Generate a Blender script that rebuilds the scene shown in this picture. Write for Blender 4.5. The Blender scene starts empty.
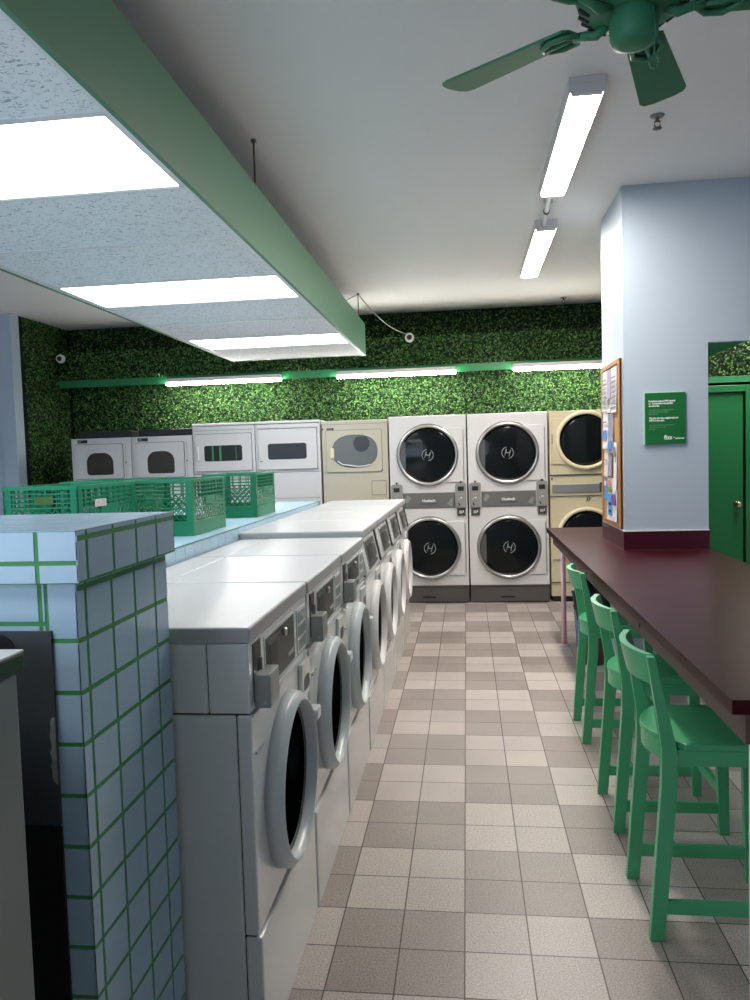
import bpy, bmesh, math, random
import numpy as np
from mathutils import Vector, Matrix
random.seed(7)
PI = math.pi
sc = bpy.context.scene
COL = sc.collection

# ------------------------------------------------------------------ materials
def mat(name, col, rough=0.5, metal=0.0, spec=0.5, emit=None, es=0.0, noise=0.0, nscale=20.0, bump=0.0, bscale=200.0, coat=0.0):
    m = bpy.data.materials.new(name); m.use_nodes = True
    nt = m.node_tree; b = nt.nodes['Principled BSDF']
    b.inputs['Base Color'].default_value = (*col, 1)
    b.inputs['Roughness'].default_value = rough
    b.inputs['Metallic'].default_value = metal
    b.inputs['Specular IOR Level'].default_value = spec
    b.inputs['Coat Weight'].default_value = coat
    if emit:
        b.inputs['Emission Color'].default_value = (*emit, 1)
        b.inputs['Emission Strength'].default_value = es
    if noise or bump:
        tc = nt.nodes.new('ShaderNodeTexCoord')
    if noise:
        n = nt.nodes.new('ShaderNodeTexNoise'); n.inputs['Scale'].default_value = nscale; n.inputs['Detail'].default_value = 6
        nt.links.new(tc.outputs['Object'], n.inputs['Vector'])
        r = nt.nodes.new('ShaderNodeMapRange'); r.inputs['To Min'].default_value = 1 - noise; r.inputs['To Max'].default_value = 1 + noise
        nt.links.new(n.outputs['Fac'], r.inputs['Value'])
        x = nt.nodes.new('ShaderNodeVectorMath'); x.operation = 'SCALE'; x.inputs[0].default_value = col
        nt.links.new(r.outputs['Result'], x.inputs['Scale'])
        nt.links.new(x.outputs['Vector'], b.inputs['Base Color'])
    if bump:
        n2 = nt.nodes.new('ShaderNodeTexNoise'); n2.inputs['Scale'].default_value = bscale; n2.inputs['Detail'].default_value = 3
        nt.links.new(tc.outputs['Object'], n2.inputs['Vector'])
        bp = nt.nodes.new('ShaderNodeBump'); bp.inputs['Strength'].default_value = bump; bp.inputs['Distance'].default_value = 0.004
        nt.links.new(n2.outputs['Fac'], bp.inputs['Height']); nt.links.new(bp.outputs['Normal'], b.inputs['Normal'])
    return m

M = {}
M['ceil'] = mat('ceiling_paint', (.84, .84, .83), .9, noise=.03, nscale=1.5)
M['blue'] = mat('pale_blue_paint', (.46, .545, .635), .55, noise=.02, nscale=3)
M['green_paint'] = mat('green_paint', (.035, .235, .095), .45)
M['soffit_green'] = mat('soffit_green_paint', (.085, .235, .135), .5)
M['stool'] = mat('stool_green_lacquer', (.07, .38, .175), .30)
M['fan'] = mat('fan_green_paint', (.035, .20, .10), .5)
M['door_green'] = mat('door_green_paint', (.012, .17, .05), .35)
M['maroon'] = mat('maroon_laminate', (.040, .0062, .0105), .30, noise=.15, nscale=6, spec=.10)
M['maroon_trim'] = mat('maroon_trim_gloss', (.055, .007, .018), .25)
M['apron'] = mat('maroon_apron', (.085, .045, .045), .45)
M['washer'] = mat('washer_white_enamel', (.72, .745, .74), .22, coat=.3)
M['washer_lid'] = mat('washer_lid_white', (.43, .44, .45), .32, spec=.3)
M['seam'] = mat('seam_dark', (.02, .02, .02), .7)
M['ring'] = mat('door_ring_grey_white', (.62, .68, .70), .28)
M['ring2'] = mat('door_ring_white', (.76, .76, .77), .28)
M['gasket'] = mat('gasket_grey', (.08, .085, .09), .45)
M['glass'] = mat('dark_door_glass', (.006, .008, .009), .10, spec=.22)
M['panel'] = mat('charcoal_control_panel', (.065, .072, .07), .4)
M['panel2'] = mat('grey_control_panel', (.24, .26, .25), .45)
M['panelgrey'] = mat('stack_band_grey', (.135, .135, .125), .45)
M['boxgrey'] = mat('control_box_grey', (.27, .27, .25), .4)
M['black'] = mat('black_plastic', (.010, .010, .012), .4)
M['blackm'] = mat('matte_black', (.045, .052, .057), .5, noise=.2, nscale=9)
M['wglass'] = mat('washer_door_glass', (.004, .005, .006), .9, spec=0.0)
M['chrome'] = mat('chrome', (.56, .54, .51), .32, metal=1)
M['silver'] = mat('silver_band', (.45, .45, .46), .35, metal=.8)
M['dwhite'] = mat('dryer_white_enamel', (.67, .66, .65), .3)
M['dwhite2'] = mat('dryer_offwhite', (.62, .61, .60), .3)
M['beige'] = mat('beige_enamel', (.51, .475, .37), .4)
M['cream'] = mat('cream_enamel', (.60, .53, .36), .4)
M['creamring'] = mat('cream_ring', (.80, .70, .46), .35)
M['toe'] = mat('toe_kick_grey', (.085, .085, .08), .5)
M['drum'] = mat('drum_grey', (.12, .125, .115), .3, metal=.3)
M['drumdark'] = mat('drum_dark', (.03, .035, .04), .4)
M['brown_glass'] = mat('brown_window', (.035, .028, .018), .12)
M['greyglass'] = mat('grey_window', (.03, .033, .035), .15, spec=.12)
M['coinbox'] = mat('coin_box_metal', (.33, .36, .35), .35, metal=.3)
M['white'] = mat('white_plastic', (.80, .80, .80), .4)
M['logo'] = mat('pale_logo', (.42, .42, .40), .6)
M['logo_dim'] = mat('etched_logo', (.30, .32, .32), .6)
M['crate'] = mat('crate_green_plastic', (.004, .20, .095), .38)
M['crate_label'] = mat('crate_sticker', (.55, .5, .45), .7, noise=.5, nscale=90)
M['crate_stamp'] = mat('crate_stamp', (.05, .11, .02), .6)
M['tile_blue'] = mat('pale_blue_tile', (.37, .53, .65), .22, noise=.04, nscale=2)
M['grout_green'] = mat('green_grout', (.05, .26, .075), .6)
M['ledge'] = mat('ledge_tile_blue', (.42, .62, .76), .25)
M['grout_thin'] = mat('thin_grout', (.12, .25, .28), .6)
M['pink'] = mat('pink_post_paint', (.80, .52, .58), .4)
M['steel'] = mat('grey_cabinet_steel', (.22, .25, .25), .35, metal=.35)
M['lidgreen'] = mat('dark_green_edge', (.012, .05, .025), .4)
M['lidtop'] = mat('pale_laminate', (.75, .76, .74), .3)
M['scuff'] = mat('scuffed_patch', (.24, .24, .23), .9, noise=.6, nscale=60)
M['wood'] = mat('oak_frame', (.36, .155, .045), .5, noise=.25, nscale=14)
M['cork'] = mat('cork', (.50, .27, .10), .9, noise=.25, nscale=80)
M['paper'] = mat('paper_white', (.78, .76, .76), .8)
M['paper_lav'] = mat('paper_lavender', (.42, .38, .50), .8, noise=.2, nscale=30)
M['paper_blue'] = mat('paper_blue', (.06, .28, .68), .6)
M['paper_photo'] = mat('paper_photo', (.28, .27, .36), .6, noise=.9, nscale=24)
M['paper_cream'] = mat('paper_cream', (.68, .60, .52), .8)
M['ink_purple'] = mat('purple_ink', (.22, .06, .24), .7)
M['ink_green'] = mat('green_ink', (.12, .25, .05), .7)
M['ink_orange'] = mat('salmon_ink', (.62, .25, .18), .7)
M['ink'] = mat('grey_ink', (.25, .25, .27), .8)
M['sign'] = mat('sign_green', (.008, .145, .035), .4)
M['sign_edge'] = mat('sign_edge', (.45, .68, .58), .4)
M['text'] = mat('white_lettering', (.8, .88, .8), .6)
M['text_dim'] = mat('pale_green_lettering', (.22, .42, .22), .6)
M['brass'] = mat('knob_brass', (.62, .55, .38), .25, metal=1)
M['bag'] = mat('black_bin_bag', (.010, .010, .010), .22, bump=.8, bscale=18)
M['bin_brown'] = mat('brown_bin', (.09, .045, .035), .45)
M['bin_blue'] = mat('blue_bin', (.015, .05, .38), .4)
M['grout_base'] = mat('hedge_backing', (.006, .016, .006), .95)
M['alu'] = mat('wire_metal', (.15, .14, .12), .5, metal=.6)
M['wire'] = mat('grey_cable', (.35, .35, .33), .6)
M['tilew'] = mat('acoustic_tile_white', (.66, .70, .74), .9)
M['housing'] = mat('light_housing', (.66, .64, .64), .5)
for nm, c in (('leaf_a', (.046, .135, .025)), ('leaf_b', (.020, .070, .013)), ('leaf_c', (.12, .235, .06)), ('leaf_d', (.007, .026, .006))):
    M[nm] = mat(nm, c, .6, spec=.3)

def emitmat(name, col, s):
    m = bpy.data.materials.new(name); m.use_nodes = True
    nt = m.node_tree; nt.nodes.clear()
    e = nt.nodes.new('ShaderNodeEmission'); e.inputs[0].default_value = (*col, 1); e.inputs[1].default_value = s
    o = nt.nodes.new('ShaderNodeOutputMaterial'); nt.links.new(e.outputs[0], o.inputs[0]); return m
M['panel_light'] = emitmat('panel_diffuser_glow', (.95, .975, 1.0), 5.8)
M['tube_light'] = emitmat('tube_diffuser_glow', (1.0, .92, .84), 48)
M['wall_tube'] = emitmat('wall_tube_glow', (1.0, .96, .92), 46)

def acoustic():
    m = M['tilew']; nt = m.node_tree; b = nt.nodes['Principled BSDF']
    tc = nt.nodes.new('ShaderNodeTexCoord'); mp = nt.nodes.new('ShaderNodeMapping'); mp.inputs['Scale'].default_value = (55, 85, 1)
    nt.links.new(tc.outputs['Object'], mp.inputs['Vector'])
    n = nt.nodes.new('ShaderNodeTexNoise'); n.inputs['Scale'].default_value = 1.0; n.inputs['Detail'].default_value = 2; n.inputs['Distortion'].default_value = 1.2
    nt.links.new(mp.outputs[0], n.inputs['Vector'])
    cr = nt.nodes.new('ShaderNodeValToRGB'); cr.color_ramp.elements[0].position = .36; cr.color_ramp.elements[0].color = (.42, .44, .46, 1)
    cr.color_ramp.elements[1].position = .41; cr.color_ramp.elements[1].color = (.88, .90, .92, 1)
    nt.links.new(n.outputs['Fac'], cr.inputs['Fac']); nt.links.new(cr.outputs['Color'], b.inputs['Base Color'])
acoustic()

def floor_mat():
    m = bpy.data.materials.new('floor_tiles'); m.use_nodes = True
    nt = m.node_tree; b = nt.nodes['Principled BSDF']; L = nt.links.new
    tc = nt.nodes.new('ShaderNodeTexCoord'); sp = nt.nodes.new('ShaderNodeSeparateXYZ'); L(tc.outputs['Object'], sp.inputs[0])
    def mth(op, a, c=None):
        n = nt.nodes.new('ShaderNodeMath'); n.operation = op
        for i, v in enumerate((a, c)):
            if v is None: continue
            if isinstance(v, (int, float)): n.inputs[i].default_value = v
            else: L(v, n.inputs[i])
        return n.outputs[0]
    T = .2037
    u = mth('DIVIDE', mth('ADD', sp.outputs[0], .039 + 20 * T * 2), T)
    v = mth('DIVIDE', mth('ADD', sp.outputs[1], -4.126 + 40 * T * 2), T)
    fu, fv = mth('FRACT', u), mth('FRACT', v)
    du = mth('MINIMUM', fu, mth('SUBTRACT', 1, fu)); dv = mth('MINIMUM', fv, mth('SUBTRACT', 1, fv))
    g = mth('LESS_THAN', mth('MINIMUM', du, dv), .011)
    bi = mth('FLOOR', mth('DIVIDE', u, 2)); bj = mth('FLOOR', mth('DIVIDE', v, 2))
    par = mth('MODULO', mth('ADD', bi, bj), 2)   # 0 = dark
    cid = nt.nodes.new('ShaderNodeCombineXYZ'); L(mth('FLOOR', u), cid.inputs[0]); L(mth('FLOOR', v), cid.inputs[1])
    wn = nt.nodes.new('ShaderNodeTexWhiteNoise'); L(cid.outputs[0], wn.inputs['Vector'])
    mix = nt.nodes.new('ShaderNodeMix'); mix.data_type = 'RGBA'
    mix.inputs[6].default_value = (.335, .285, .255, 1); mix.inputs[7].default_value = (.50, .44, .405, 1); L(par, mix.inputs[0])
    n1 = nt.nodes.new('ShaderNodeTexNoise'); n1.inputs['Scale'].default_value = 190; n1.inputs['Detail'].default_value = 3; L(tc.outputs['Object'], n1.inputs['Vector'])
    n2 = nt.nodes.new('ShaderNodeTexNoise'); n2.inputs['Scale'].default_value = 2.2; n2.inputs['Detail'].default_value = 5; L(tc.outputs['Object'], n2.inputs['Vector'])
    f = mth('ADD', mth('ADD', mth('MULTIPLY', n1.outputs['Fac'], 1.9), mth('MULTIPLY', n2.outputs['Fac'], .35)), mth('MULTIPLY', wn.outputs['Value'], .14))
    f = mth('ADD', f, -.20)
    vm = nt.nodes.new('ShaderNodeVectorMath'); vm.operation = 'SCALE'; L(mix.outputs[2], vm.inputs[0]); L(f, vm.inputs['Scale'])
    mg = nt.nodes.new('ShaderNodeMix'); mg.data_type = 'RGBA'; L(g, mg.inputs[0]); L(vm.outputs[0], mg.inputs[6]); mg.inputs[7].default_value = (.075, .055, .045, 1)
    L(mg.outputs[2], b.inputs['Base Color']); b.inputs['Roughness'].default_value = .38; b.inputs['Specular IOR Level'].default_value = .45
    bp = nt.nodes.new('ShaderNodeBump'); bp.inputs['Strength'].default_value = .4; bp.inputs['Distance'].default_value = .002
    L(mth('SUBTRACT', mth('MULTIPLY', n1.outputs['Fac'], .3), g), bp.inputs['Height']); L(bp.outputs[0], b.inputs['Normal'])
    return m
M['floor'] = floor_mat()

def window_glass():
    m = bpy.data.materials.new('window_glass'); m.use_nodes = True; nt = m.node_tree; nt.nodes.clear()
    t = nt.nodes.new('ShaderNodeBsdfTransparent'); g = nt.nodes.new('ShaderNodeBsdfGlossy'); g.inputs['Roughness'].default_value = .02
    x = nt.nodes.new('ShaderNodeMixShader'); x.inputs[0].default_value = .06; o = nt.nodes.new('ShaderNodeOutputMaterial')
    nt.links.new(t.outputs[0], x.inputs[1]); nt.links.new(g.outputs[0], x.inputs[2]); nt.links.new(x.outputs[0], o.inputs[0]); return m
M['winglass'] = window_glass()

# ------------------------------------------------------------------ mesh builder
class MB:
    def __init__(s): s.v = []; s.f = []; s.mi = []; s.sm = []; s.mats = []
    def m(s, name):
        if name not in s.mats: s.mats.append(name)
        return s.mats.index(name)
    def add(s, vs, fs, mt, smooth=False, mtx=None):
        o = len(s.v); k = s.m(mt)
        if mtx is not None: vs = [tuple(mtx @ Vector(v)) for v in vs]
        s.v += [tuple(v) for v in vs]
        for f in fs: s.f.append(tuple(o + i for i in f)); s.mi.append(k); s.sm.append(smooth)
    def bm(s, bm, mt, smooth=False, mtx=None):
        bm.verts.ensure_lookup_table(); bm.verts.index_update()
        s.add([v.co.copy() for v in bm.verts], [[v.index for v in f.verts] for f in bm.faces], mt, smooth, mtx); bm.free()
    def box(s, x0, x1, y0, y1, z0, z1, mt, bev=0.0, seg=2, mtx=None):
        b = bmesh.new(); bmesh.ops.create_cube(b, size=1)
        for v in b.verts: v.co = Vector(((x0 + x1) / 2 + v.co.x * (x1 - x0), (y0 + y1) / 2 + v.co.y * (y1 - y0), (z0 + z1) / 2 + v.co.z * (z1 - z0)))
        if bev: bmesh.ops.bevel(b, geom=list(b.edges), offset=bev, segments=seg, profile=.5, affect='EDGES')
        s.bm(b, mt, False, mtx); return s
    def hexa(s, p, mt, bev=0.0):
        """p: 4 bottom corners then 4 top corners, counter-clockwise seen from above"""
        b = bmesh.new(); vs = [b.verts.new(q) for q in p]
        for f in ((3, 2, 1, 0), (4, 5, 6, 7), (0, 1, 5, 4), (1, 2, 6, 5), (2, 3, 7, 6), (3, 0, 4, 7)): b.faces.new([vs[i] for i in f])
        if bev: bmesh.ops.bevel(b, geom=list(b.edges), offset=bev, segments=2, profile=.5, affect='EDGES')
        bmesh.ops.recalc_face_normals(b, faces=list(b.faces)); s.bm(b, mt); return s
    def lathe(s, prof, mt, axis='z', c=(0, 0, 0), n=40, sx=1.0, sz=1.0, smooth=True, cap=True):
        """prof: list of (r, h). axis x: h along +x, circle in (y,z); axis y: h along -y, circle in (x,z); axis z: h up"""
        vs = []; fs = []
        for (r, h) in prof:
            for i in range(n):
                a = 2 * PI * i / n; p, q = r * math.cos(a) * sx, r * math.sin(a) * sz
                vs.append({'x': (c[0] + h, c[1] + p, c[2] + q), 'y': (c[0] + p, c[1] - h, c[2] + q), 'z': (c[0] + p, c[1] + q, c[2] + h)}[axis])
        for k in range(len(prof) - 1):
            for i in range(n):
                j = (i + 1) % n
                fs.append((k * n + i, k * n + j, (k + 1) * n + j, (k + 1) * n + i))
        for k, (r, h) in ((0, prof[0]), (len(prof) - 1, prof[-1])):
            if cap and r > 1e-6: fs.append(tuple(k * n + i for i in range(n)))
        s.add(vs, fs, mt, smooth); return s
    def tube(s, pts, r, mt, n=8, smooth=True):
        pts = [Vector(p) for p in pts]; vs = []; fs = []
        for k, p in enumerate(pts):
            d = (pts[min(k + 1, len(pts) - 1)] - pts[max(k - 1, 0)]).normalized()
            u = d.cross(Vector((0, 0, 1)));
            if u.length < 1e-3: u = d.cross(Vector((1, 0, 0)))
            u.normalize(); w = d.cross(u)
            rr = r[k] if isinstance(r, (list, tuple)) else r
            for i in range(n):
                a = 2 * PI * i / n; vs.append(p + u * rr * math.cos(a) + w * rr * math.sin(a))
        for k in range(len(pts) - 1):
            for i in range(n):
                j = (i + 1) % n; fs.append((k * n + i, k * n + j, (k + 1) * n + j, (k + 1) * n + i))
        fs.append(tuple(range(n))); fs.append(tuple((len(pts) - 1) * n + i for i in range(n)))
        s.add(vs, fs, mt, smooth); return s
    def prism(s, poly, axis, h0, h1, mt, bev=0.0):
        """extrude a 2-D outline along axis"""
        def P(a, b, h): return {'x': (h, a, b), 'y': (a, h, b), 'z': (a, b, h)}[axis]
        b = bmesh.new(); n = len(poly)
        lo = [b.verts.new(P(p[0], p[1], h0)) for p in poly]; hi = [b.verts.new(P(p[0], p[1], h1)) for p in poly]
        b.faces.new(lo); b.faces.new(list(reversed(hi)))
        for i in range(n): b.faces.new((lo[i], hi[i], hi[(i + 1) % n], lo[(i + 1) % n]))
        if bev: bmesh.ops.bevel(b, geom=list(b.edges), offset=bev, segments=2, profile=.5, affect='EDGES')
        bmesh.ops.recalc_face_normals(b, faces=list(b.faces)); s.bm(b, mt); return s
    def build(s, name, parent=None, **kw):
        me = bpy.data.meshes.new(name); me.from_pydata(s.v, [], s.f)
        for mn in s.mats: me.materials.append(M[mn])
        me.polygons.foreach_set('material_index', s.mi); me.polygons.foreach_set('use_smooth', s.sm)
        b = bmesh.new(); b.from_mesh(me); bmesh.ops.recalc_face_normals(b, faces=list(b.faces)); b.to_mesh(me); b.free()
        me.update()
        o = bpy.data.objects.new(name, me); COL.objects.link(o); o.parent = parent
        for k, v in kw.items(): o[k] = v
        return o

def rrect(x0, x1, z0, z1, r, n=6):
    if not isinstance(r, (list, tuple)): r = (r,) * 4
    pts = []
    for (cx, cz, a0, rr) in ((x1 - r[0], z1 - r[0], 0, r[0]), (x0 + r[1], z1 - r[1], 90, r[1]), (x0 + r[2], z0 + r[2], 180, r[2]), (x1 - r[3], z0 + r[3], 270, r[3])):
        for i in range(n + 1):
            a = math.radians(a0 + 90 * i / n); pts.append((cx + rr * math.cos(a), cz + rr * math.sin(a)))
    return pts
def oval(cx, cz, a, b, p=2.0, n=48):
    out = []
    for i in range(n):
        t = 2 * PI * i / n; c, s_ = math.cos(t), math.sin(t)
        out.append((cx + a * math.copysign(abs(c) ** (2 / p), c), cz + b * math.copysign(abs(s_) ** (2 / p), s_)))
    return out

def tag(o, label, cat, group=None, kind=None):
    o['label'] = label; o['category'] = cat
    if group: o['group'] = group
    if kind: o['kind'] = kind
    return o
def empty(name, label=None, cat=None, loc=(0, 0, 0), rz=0, group=None):
    o = bpy.data.objects.new(name, None); COL.objects.link(o); o.location = loc; o.rotation_euler = (0, 0, rz); o.empty_display_size = .1
    if label: tag(o, label, cat, group)
    return o
def copy_tree(o, parent=None):
    c = o.copy(); COL.objects.link(c)
    if parent is not None: c.parent = parent
    for ch in [q for q in bpy.data.objects if q.parent == o]: copy_tree(ch, c)
    return c
def struct(mb, name, parent=None):
    o = mb.build(name, parent)
    if parent is None: o['kind'] = 'structure'
    return o
def text(name, s, loc, size, m, parent, rot=(PI / 2, 0, 0), align='LEFT', bold=0.0, ext=.0006, sx=1.0):
    c = bpy.data.curves.new(name, 'FONT'); c.body = s; c.size = size; c.extrude = ext; c.align_x = align; c.offset = bold
    c.resolution_u = 2
    o = bpy.data.objects.new(name, c); COL.objects.link(o); o.location = loc; o.rotation_euler = rot; o.scale = (sx, 1, 1)
    c.materials.append(M[m]); o.parent = parent
    bpy.context.view_layer.update()
    me = bpy.data.meshes.new_from_object(o.evaluated_get(bpy.context.evaluated_depsgraph_get())); bpy.data.objects.remove(o)
    o = bpy.data.objects.new(name, me); COL.objects.link(o); o.location = loc; o.rotation_euler = rot; o.scale = (sx, 1, 1); o.parent = parent
    return o

# ------------------------------------------------------------------ room shell
CEIL = 3.185
struct(MB().box(-6.4, 3.8, -3.2, 9.0, -.12, 0, 'floor'), 'floor')
struct(MB().box(-6.4, 3.8, -3.2, 9.0, CEIL, CEIL + .12, 'ceil'), 'ceiling')
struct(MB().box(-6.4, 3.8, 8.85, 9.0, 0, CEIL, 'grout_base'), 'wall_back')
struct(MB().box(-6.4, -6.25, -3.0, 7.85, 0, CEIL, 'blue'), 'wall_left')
b = MB(); b.box(-4.95, -4.8, 7.85, 8.85, 0, CEIL, 'grout_base'); struct(b, 'wall_left_alcove')
b = MB(); b.box(-6.25, -4.8, 7.75, 7.85, 0, CEIL, 'blue'); b.box(-4.97, -4.80, 7.70, 7.76, 0, CEIL, 'blue', .004); b.box(-6.25, -4.9, 7.735, 7.76, 1.77, 1.80, 'blue', .003)
struct(b, 'wall_left_return')
struct(MB().box(3.6, 3.75, -3.0, 8.85, 0, CEIL, 'blue'), 'wall_right')
# wall behind the viewpoint with a shop window
b = MB(); b.box(-6.4, 3.8, -3.2, -3.0, 0, .5, 'blue'); b.box(-6.4, 3.8, -3.2, -3.0, 2.85, CEIL, 'blue')
b.box(-6.4, -5.4, -3.2, -3.0, .5, 2.85, 'blue'); b.box(-1.6, 3.8, -3.2, -3.0, .5, 2.85, 'blue'); struct(b, 'wall_front')
w = MB(); 
for x in (-5.4, -3.5, -1.66): w.box(x, x + .06, -3.15, -3.05, .5, 2.85, 'black')
w.box(-5.4, -1.6, -3.15, -3.05, .5, .56, 'black'); w.box(-5.4, -1.6, -3.15, -3.05, 2.79, 2.85, 'black')
wf = struct(w, 'window_1'); MB().box(-5.34, -1.66, -3.105, -3.095, .56, 2.79, 'winglass').build('window_pane', wf)
# column and header
b = MB(); b.box(1.0, 1.512, 5.0, 5.745, 0, CEIL, 'blue'); struct(b, 'wall_column')
b = MB(); b.box(1.512, 3.6, 5.0, 5.06, 2.195, CEIL, 'blue'); struct(b, 'wall_header')
b = MB(); b.box(1.512, 1.77, 5.062, 5.80, 2.20, CEIL, 'green_paint'); struct(b, 'ceiling_soffit_right')
b = MB(); b.prism([(.988, 4.988), (1.516, 4.988), (1.516, 5.757), (.988, 5.757)], 'z', .9, 1.018, 'maroon_trim', .003)
b.box(.990, 1.514, 4.990, 5.755, 1.018, 1.024, 'white'); b.box(.9865, 1.518, 4.9865, 5.759, .9, .9025, 'apron'); struct(b, 'trim_1')
# door wall beyond the opening
b = MB(); b.box(1.7, 3.6, 7.6, 7.72, 2.2, CEIL, 'grout_base'); b.box(2.71, 3.6, 7.6, 7.72, 0, 2.2, 'door_green'); b.box(1.7, 1.72, 7.6, 7.72, 0, 2.2, 'door_green'); struct(b, 'wall_right_back')
b = MB(); b.box(1.64, 1.70, 5.82, 8.85, 0, CEIL, 'grout_base'); struct(b, 'wall_right_side')
d = MB(); d.box(1.76, 2.615, 7.60, 7.64, .005, 2.045, 'door_green', .003); dr = struct(d, 'door_1')
f = MB(); f.box(2.625, 2.70, 7.565, 7.66, 0, 2.115, 'door_green', .004); f.box(1.72, 1.755, 7.565, 7.66, 0, 2.115, 'door_green', .004); f.box(1.755, 2.625, 7.565, 7.66, 2.05, 2.115, 'door_green', .004)
f.box(1.66, 2.78, 7.57, 7.60, 2.14, 2.2, 'green_paint', .003); f.build('door_frame', dr)
k = MB(); k.lathe([(.0, .0), (.032, .0), (.032, .006), (.012, .012), (.012, .035), (.026, .045), (.030, .058), (.022, .070), (0, .073)], 'brass', 'y', (2.555, 7.60, .985), 24); k.build('door_knob', dr)
# hedge-covered bulkhead along the back wall, with its green edge board
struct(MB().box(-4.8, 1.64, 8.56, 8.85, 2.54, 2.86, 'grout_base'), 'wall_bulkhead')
struct(MB().box(-4.8, 1.64, 8.54, 8.57, 2.455, 2.54, 'door_green', .002), 'trim_2')

# ------------------------------------------------------------------ hedge panels (leaf stuff)
def leaves(name, rects, density, label, seed, pr=(.36, .30, .19, .15)):
    """rects: (origin, u vector, v vector, normal) in metres"""
    rng = np.random.default_rng(seed); V = []; MI = []
    for (o, u, v, nrm) in rects:
        o, u, v, nrm = map(lambda a: np.array(a, float), (o, u, v, nrm))
        lu, lv = np.linalg.norm(u), np.linalg.norm(v); n = int(lu * lv * density)
        uu, vv = u / lu, v / lv
        p = o + rng.random((n, 1)) * u + rng.random((n, 1)) * v + nrm * rng.uniform(.020, .048, (n, 1))
        ang = rng.uniform(0, 2 * PI, n)[:, None]; d = uu * np.cos(ang) + vv * np.sin(ang)
        nn = nrm + uu * rng.normal(0, .5, (n, 1)) + vv * rng.normal(.15, .5, (n, 1)); nn /= np.linalg.norm(nn, axis=1, keepdims=True)
        d = d - nn * (d * nn).sum(1, keepdims=True); d /= np.linalg.norm(d, axis=1, keepdims=True); e = np.cross(nn, d)
        L = rng.uniform(.010, .018, (n, 1)); W = L * rng.uniform(.5, .75, (n, 1))
        q = np.stack([p - d * L, p - e * W + nn * .002, p + d * L, p + e * W + nn * .002], 1)
        V.append(q.reshape(-1, 3)); MI.append(rng.choice(4, n, p=list(pr)))
    V = np.concatenate(V); MI = np.concatenate(MI); n = len(MI)
    me = bpy.data.meshes.new(name); me.vertices.add(4 * n); me.vertices.foreach_set('co', V.ravel().astype(np.float32))
    me.loops.add(4 * n); me.loops.foreach_set('vertex_index', np.arange(4 * n, dtype=np.int32))
    me.polygons.add(n); me.polygons.foreach_set('loop_start', np.arange(0, 4 * n, 4, dtype=np.int32))
    for mm in ('leaf_a', 'leaf_b', 'leaf_c', 'leaf_d'): me.materials.append(M[mm])
    me.polygons.foreach_set('material_index', MI.astype(np.int32)); me.update(calc_edges=True); me.validate()
    o = bpy.data.objects.new(name, me); COL.objects.link(o); tag(o, label, 'hedge', None, 'stuff'); return o
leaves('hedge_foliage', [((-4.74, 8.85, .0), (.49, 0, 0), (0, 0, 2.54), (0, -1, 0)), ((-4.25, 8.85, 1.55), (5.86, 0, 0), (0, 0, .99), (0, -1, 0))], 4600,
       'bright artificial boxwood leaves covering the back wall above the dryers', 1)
leaves('hedge_foliage', [((-4.74, 8.56, 2.54), (6.36, 0, 0), (0, 0, .32), (0, -1, 0))], 4200, 'dim band of artificial boxwood leaves on the overhang above the wall tube lights', 2)
leaves('hedge_foliage', [((-4.74, 8.85, 2.86), (6.36, 0, 0), (0, 0, .31), (0, -1, 0))], 2200, 'dark strip of artificial boxwood leaves tucked directly under the white ceiling', 3)
leaves('hedge_foliage', [((-4.8, 7.87, .2), (0, .92, 0), (0, 0, 2.97), (1, 0, 0))], 4000, 'artificial boxwood leaves on the short side wall beside the pale blue pilaster', 4)
leaves('hedge_foliage', [((1.72, 7.6, 2.2), (1.86, 0, 0), (0, 0, .96), (0, -1, 0))], 2400, 'artificial boxwood leaves on the wall above the green door', 5)

# ------------------------------------------------------------------ suspended ceiling cloud
SX0, SX1, SY0, SY1, SZ0, SZ1 = -2.445, -1.015, -2.85, 7.95, 2.60, 2.925
so = empty('suspended_ceiling', 'long suspended ceiling with green fascia boards and white acoustic tiles', 'ceiling', (-1.73, 3.6, 2.6)); so_off = Vector(so.location)
def under(o):  # children keep world coordinates
    o.location = -Vector(o.parent.location); return o
b = MB(); b.box(SX1 - .02, SX1, SY0, SY1, SZ0 - .004, SZ1, 'soffit_green', .002); under(b.build('fascia_board', so))
b = MB(); b.box(SX0, SX0 + .02, SY0, SY1, SZ0 - .004, SZ1, 'soffit_green', .002); under(b.build('fascia_board', so))
b = MB(); b.box(SX0 + .02, SX1 - .02, SY1 - .02, SY1, SZ0 - .001, SZ1, 'soffit_green', .002); under(b.build('fascia_board', so))
b = MB(); b.box(SX0 + .02, SX1 - .02, SY0, SY0 + .02, SZ0 - .001, SZ1, 'soffit_green', .002); under(b.build('fascia_board', so))
ys = [-2.83, -1.97, -1.37, -.62, .12, .72, 1.48, 2.235, 2.89, 3.58, 4.33, 4.97, 5.72, 6.47, 7.075, 7.93]
lightslot = {1: 0, 4: 0, 7: 1, 10: 2, 13: 3}
g = MB()
for y in ys: g.box(SX0 + .02, SX1 - .02, y - .011, y + .011, SZ0, SZ0 + .02, 'white')
g.box(SX0 + .02, SX0 + .045, SY0, SY1, SZ0 + .0005, SZ0 + .02, 'white'); g.box(SX1 - .037, SX1 - .02, SY0, SY1, SZ0 + .0005, SZ0 + .02, 'white')
under(g.build('ceiling_grid', so))
names = ['recessed ceiling light panel in the suspended ceiling, behind the viewpoint', 'largest-looking recessed light panel in the suspended ceiling, nearest the tiled pedestal',
         'recessed light panel between two acoustic tiles, middle one of the suspended ceiling', 'recessed light panel at the hedge end of the suspended ceiling']
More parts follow.
